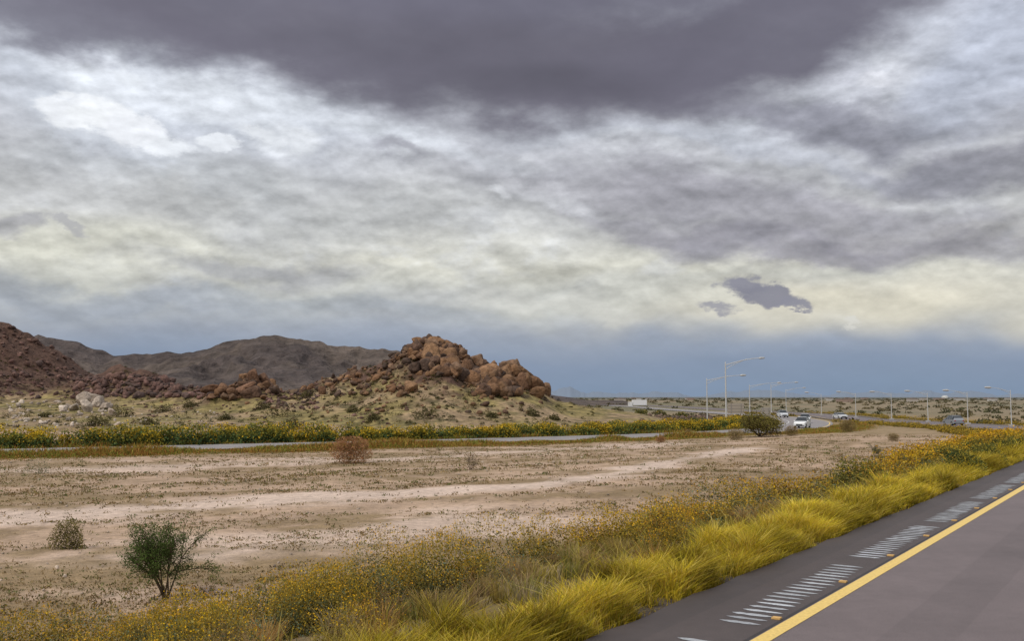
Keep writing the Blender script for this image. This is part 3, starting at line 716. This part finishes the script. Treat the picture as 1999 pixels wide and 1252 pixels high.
def warp(src,scale,det,rough,off,amp):
    n=noise(scale,det,rough,mp.outputs[0],off)
    a=nd('ShaderNodeVectorMath',operation='SUBTRACT');L.new(n.outputs['Color'],a.inputs[0]);a.inputs[1].default_value=(.5,.5,.5)
    b=nd('ShaderNodeVectorMath',operation='MULTIPLY');L.new(a.outputs[0],b.inputs[0]);b.inputs[1].default_value=amp
    c=nd('ShaderNodeVectorMath',operation='ADD');L.new(src,c.inputs[0]);L.new(b.outputs[0],c.inputs[1]);return c.outputs[0]
SOFT=warp(cmb.outputs[0],7,2,.45,(3.1,0,1.2),(.20,.08,0))
WARP=warp(SOFT,26,6,.58,(1.1,5,2.2),(.06,.036,0))
W2_=warp(cmb.outputs[0],30,6,.60,(6,5,2.2),(.060,.042,0))
se=nd('ShaderNodeSeparateXYZ');L.new(SOFT,se.inputs[0])
elw=math_('ADD',math_('MULTIPLY',se.outputs[1],.45),math_('MULTIPLY',EL,.55))
def mrange(v,a,b,c=0.,d=1.,t='SMOOTHSTEP'):
    m=nd('ShaderNodeMapRange',interpolation_type=t)
    for i,q in zip((1,2,3,4),(a,b,c,d)): m.inputs[i].default_value=q
    L.new(v,m.inputs[0]);return m.outputs[0]
rad=math.radians
cr=nd('ShaderNodeValToRGB');L.new(mrange(elw,rad(-2),rad(48),t='LINEAR'),cr.inputs[0])
def stop(eld): return (eld+2)/50
stops=[(-2,(124,140,163)),(0.4,(127,145,169)),(2.0,(132,147,170)),(3.6,(154,162,176)),(5.4,(184,187,187)),(7.5,(206,205,194)),(10,(194,195,195)),(14,(184,186,193)),(19,(188,192,202)),(24,(165,167,180)),(38,(228,230,236)),(47,(242,243,248))]
els=cr.color_ramp.elements
while len(els)<len(stops): els.new(0.5)
for e_,(p_,c_) in zip(els,stops):
    e_.position=stop(p_);e_.color=(*lin(c_),1)
cur=cr.outputs[0]
def mixn(a,b,f):
    m=nd('ShaderNodeMix',data_type='RGBA');L.new(f,m.inputs[0])
    for i,q in ((6,a),(7,b)):
        if isinstance(q,tuple): m.inputs[i].default_value=(*q,1)
        else: L.new(q,m.inputs[i])
    return m.outputs[2]
def azel(u,v):
    r=ray(u,v);r=r/np.linalg.norm(r);return math.atan2(r[0],r[1]),math.asin(r[2])
nC=noise(9,6,0.52,mp.outputs[0],(7,2,0),0.3)
mid=math_('MULTIPLY',mrange(EL,rad(2.5),rad(7)),mrange(nC.outputs['Fac'],.48,.68))
cur=mixn(cur,lin((150,152,161)),math_('MULTIPLY',mid,.36))
nD=noise(14,6,0.55,mp.outputs[0],(2,9,4),0.2)
mid=math_('MULTIPLY',mrange(EL,rad(4),rad(9)),mrange(nD.outputs['Fac'],.50,.68))
cur=mixn(cur,lin((222,225,231)),math_('MULTIPLY',mid,.45))
def blob(u,v,ru,rv,rot,col,op,hard=.5,src=None):
    global cur
    a,e=azel(u,v);m=nd('ShaderNodeMapping',vector_type='TEXTURE')
    L.new(src or WARP,m.inputs[0]);m.inputs['Location'].default_value=(a,e,0);m.inputs['Rotation'].default_value=(0,0,rad(rot));m.inputs['Scale'].default_value=(ru/F,rv/F,1)
    ln_=nd('ShaderNodeVectorMath',operation='LENGTH');L.new(m.outputs[0],ln_.inputs[0])
    f=mrange(ln_.outputs['Value'],1.25,hard,0.,op)
    cur=mixn(cur,lin(col),f)
S_=SOFT
blob(1650,600,650,60,0,(218,212,192),.8,.2,S_)
blob(1150,590,330,45,0,(198,199,192),.6,.2,S_)
blob(150,490,430,70,0,(206,206,194),.65,.2,S_)
blob(560,400,500,90,-4,(188,190,190),.6,.2,S_)
blob(250,170,560,130,-6,(196,202,213),.85,.2,S_)
blob(140,140,150,50,-10,(226,231,239),.85,.3)
blob(60,210,110,40,0,(206,212,222),.8,.3)
blob(390,190,150,50,-10,(222,227,235),.85,.3)
blob(520,265,90,34,-10,(228,232,238),.85,.3)
blob(700,240,380,34,-12,(212,217,225),.7,.3)
blob(350,335,300,36,-4,(182,186,191),.5,.3)
blob(1080,385,120,26,-16,(226,228,233),.85,.3)
blob(980,385,40,18,-10,(226,228,233),.8,.4)
blob(1250,262,360,34,-4,(204,209,218),.75,.3)
blob(780,300,60,22,-20,(150,150,160),.6,.4)
blob(500,525,230,30,-3,(156,158,167),.6,.3)
blob(250,590,330,30,0,(146,155,171),.5,.3)
blob(750,600,330,26,-4,(158,165,175),.5,.3)
blob(40,435,50,24,-10,(156,156,163),.7,.4)
blob(1000,570,140,26,-10,(204,204,198),.6,.3)
blob(1160,615,60,20,-20,(206,206,200),.6,.3)
blob(1500,410,600,62,-9,(146,144,154),.75,.35)
blob(1620,485,460,40,-6,(136,134,145),.8,.4)
blob(1250,440,190,26,-10,(142,140,150),.6,.4)
blob(1500,300,420,26,-10,(188,192,203),.6,.3)
blob(1850,330,260,46,-6,(120,119,130),.75,.4)
blob(1650,230,380,50,-6,(130,130,143),.75,.35)
blob(1960,100,170,140,20,(182,188,203),.9,.3)
blob(1690,158,95,34,6,(208,211,221),.85,.2,W2_)
blob(1720,150,40,16,6,(228,230,238),.8,.2,W2_)
def relief(scale,off,k,seed,det):
    a=noise(scale,det,.56,mp.outputs[0],seed);b=noise(scale,det,.56,mp.outputs[0],tuple(s+o for s,o in zip(seed,off)))
    return math_('MULTIPLY',math_('SUBTRACT',a.outputs['Fac'],b.outputs['Fac']),k)
r1=relief(9,(.006,0,.045),.75,(1,1,1),5);r2=relief(24,(.002,0,.018),.8,(4,1,6),6)
fade=mrange(EL,rad(1.5),rad(8),.10,1.)
tot=math_('ADD',math_('MULTIPLY',math_('ADD',r1,r2),fade),1.0)
vm=nd('ShaderNodeVectorMath',operation='SCALE');L.new(cur,vm.inputs[0]);L.new(tot,vm.inputs['Scale']);cur=vm.outputs[0]
blob(200,262,170,40,-12,(206,211,220),.8,.3,W2_)
blob(140,218,62,26,-4,(236,239,244),.92,.72,W2_)
blob(205,232,58,34,-10,(242,245,249),.94,.72,W2_)
blob(268,262,66,34,-14,(238,241,247),.93,.70,W2_)
blob(335,286,44,24,-10,(230,234,240),.88,.6,W2_)
blob(160,258,70,14,-12,(208,213,222),.7,.2,W2_)
blob(275,300,80,14,-10,(200,205,214),.75,.2,W2_)
blob(430,280,30,18,0,(230,234,240),.88,.65,W2_)
blob(255,155,34,24,0,(226,231,238),.8,.5,W2_)
blob(510,262,48,18,-14,(230,234,240),.8,.4,W2_)
r4=relief(38,(.002,0,.010),.55,(2,8,3),5)
vm=nd('ShaderNodeVectorMath',operation='SCALE');L.new(cur,vm.inputs[0]);L.new(math_('ADD',math_('MULTIPLY',r4,fade),1.0),vm.inputs['Scale']);cur=vm.outputs[0]
blob(60,0,620,80,-4,(116,114,127),.9,.4)
blob(620,45,600,120,-6,(110,107,120),.93,.5)
blob(1050,110,520,150,-3,(103,100,112),.96,.5)
blob(1480,70,430,110,12,(106,103,116),.95,.5)
blob(1000,-80,1100,110,0,(108,106,120),.93,.5,S_)
blob(1050,175,330,45,0,(95,92,103),.6,.2,S_)
blob(1450,556,42,19,-10,(136,136,149),.95,.6,W2_)
blob(1500,576,62,17,-10,(131,131,144),.95,.65,W2_)
blob(1550,592,30,9,-6,(136,136,149),.9,.6,W2_)
blob(1400,600,38,12,-8,(148,148,158),.85,.5,W2_)
blob(1660,625,24,11,-12,(212,211,205),.8,.4,W2_)
blob(130,440,50,12,-12,(166,166,171),.7,.4,W2_)
r3=relief(7,(.01,0,.05),.4,(3,7,1),4)
vm=nd('ShaderNodeVectorMath',operation='SCALE');L.new(cur,vm.inputs[0]);L.new(math_('ADD',math_('MULTIPLY',r3,fade),1.0),vm.inputs['Scale'])
sky=nd('ShaderNodeTexSky',sky_type='NISHITA');sky.sun_disc=False;sky.sun_elevation=rad(48);sky.sun_rotation=rad(-130);sky.air_density=1.2;sky.dust_density=2
b1=nd('ShaderNodeBackground');b1.inputs[1].default_value=.1;L.new(sky.outputs[0],b1.inputs[0])
b2=nd('ShaderNodeBackground');b2.inputs[1].default_value=1.06;L.new(vm.outputs[0],b2.inputs[0])
ms=nd('ShaderNodeMixShader');ms.inputs[0].default_value=.965;L.new(b1.outputs[0],ms.inputs[1]);L.new(b2.outputs[0],ms.inputs[2])
out=nd('ShaderNodeOutputWorld');L.new(ms.outputs[0],out.inputs[0])
try:
    w.cycles.sampling_method='MANUAL';w.cycles.sample_map_resolution=512
except Exception: pass
sd=bpy.data.lights.new('sun','SUN');sd.energy=2.1;sd.angle=rad(10);sd.color=(1,.93,.82)
so=bpy.data.objects.new('sun',sd);scene.collection.objects.link(so)
az_=rad(-130);el_=rad(48);dv=Vector((math.sin(az_)*math.cos(el_),math.cos(az_)*math.cos(el_),math.sin(el_)))
so.rotation_euler=dv.to_track_quat('Z','Y').to_euler()
cd=bpy.data.cameras.new('camera');cd.lens=35;cd.sensor_width=36;cd.clip_start=.1;cd.clip_end=60000
co=bpy.data.objects.new('camera',cd);scene.collection.objects.link(co);co.location=(0,0,CAMZ);co.rotation_euler=(math.pi/2+PITCH,0,0);scene.camera=co
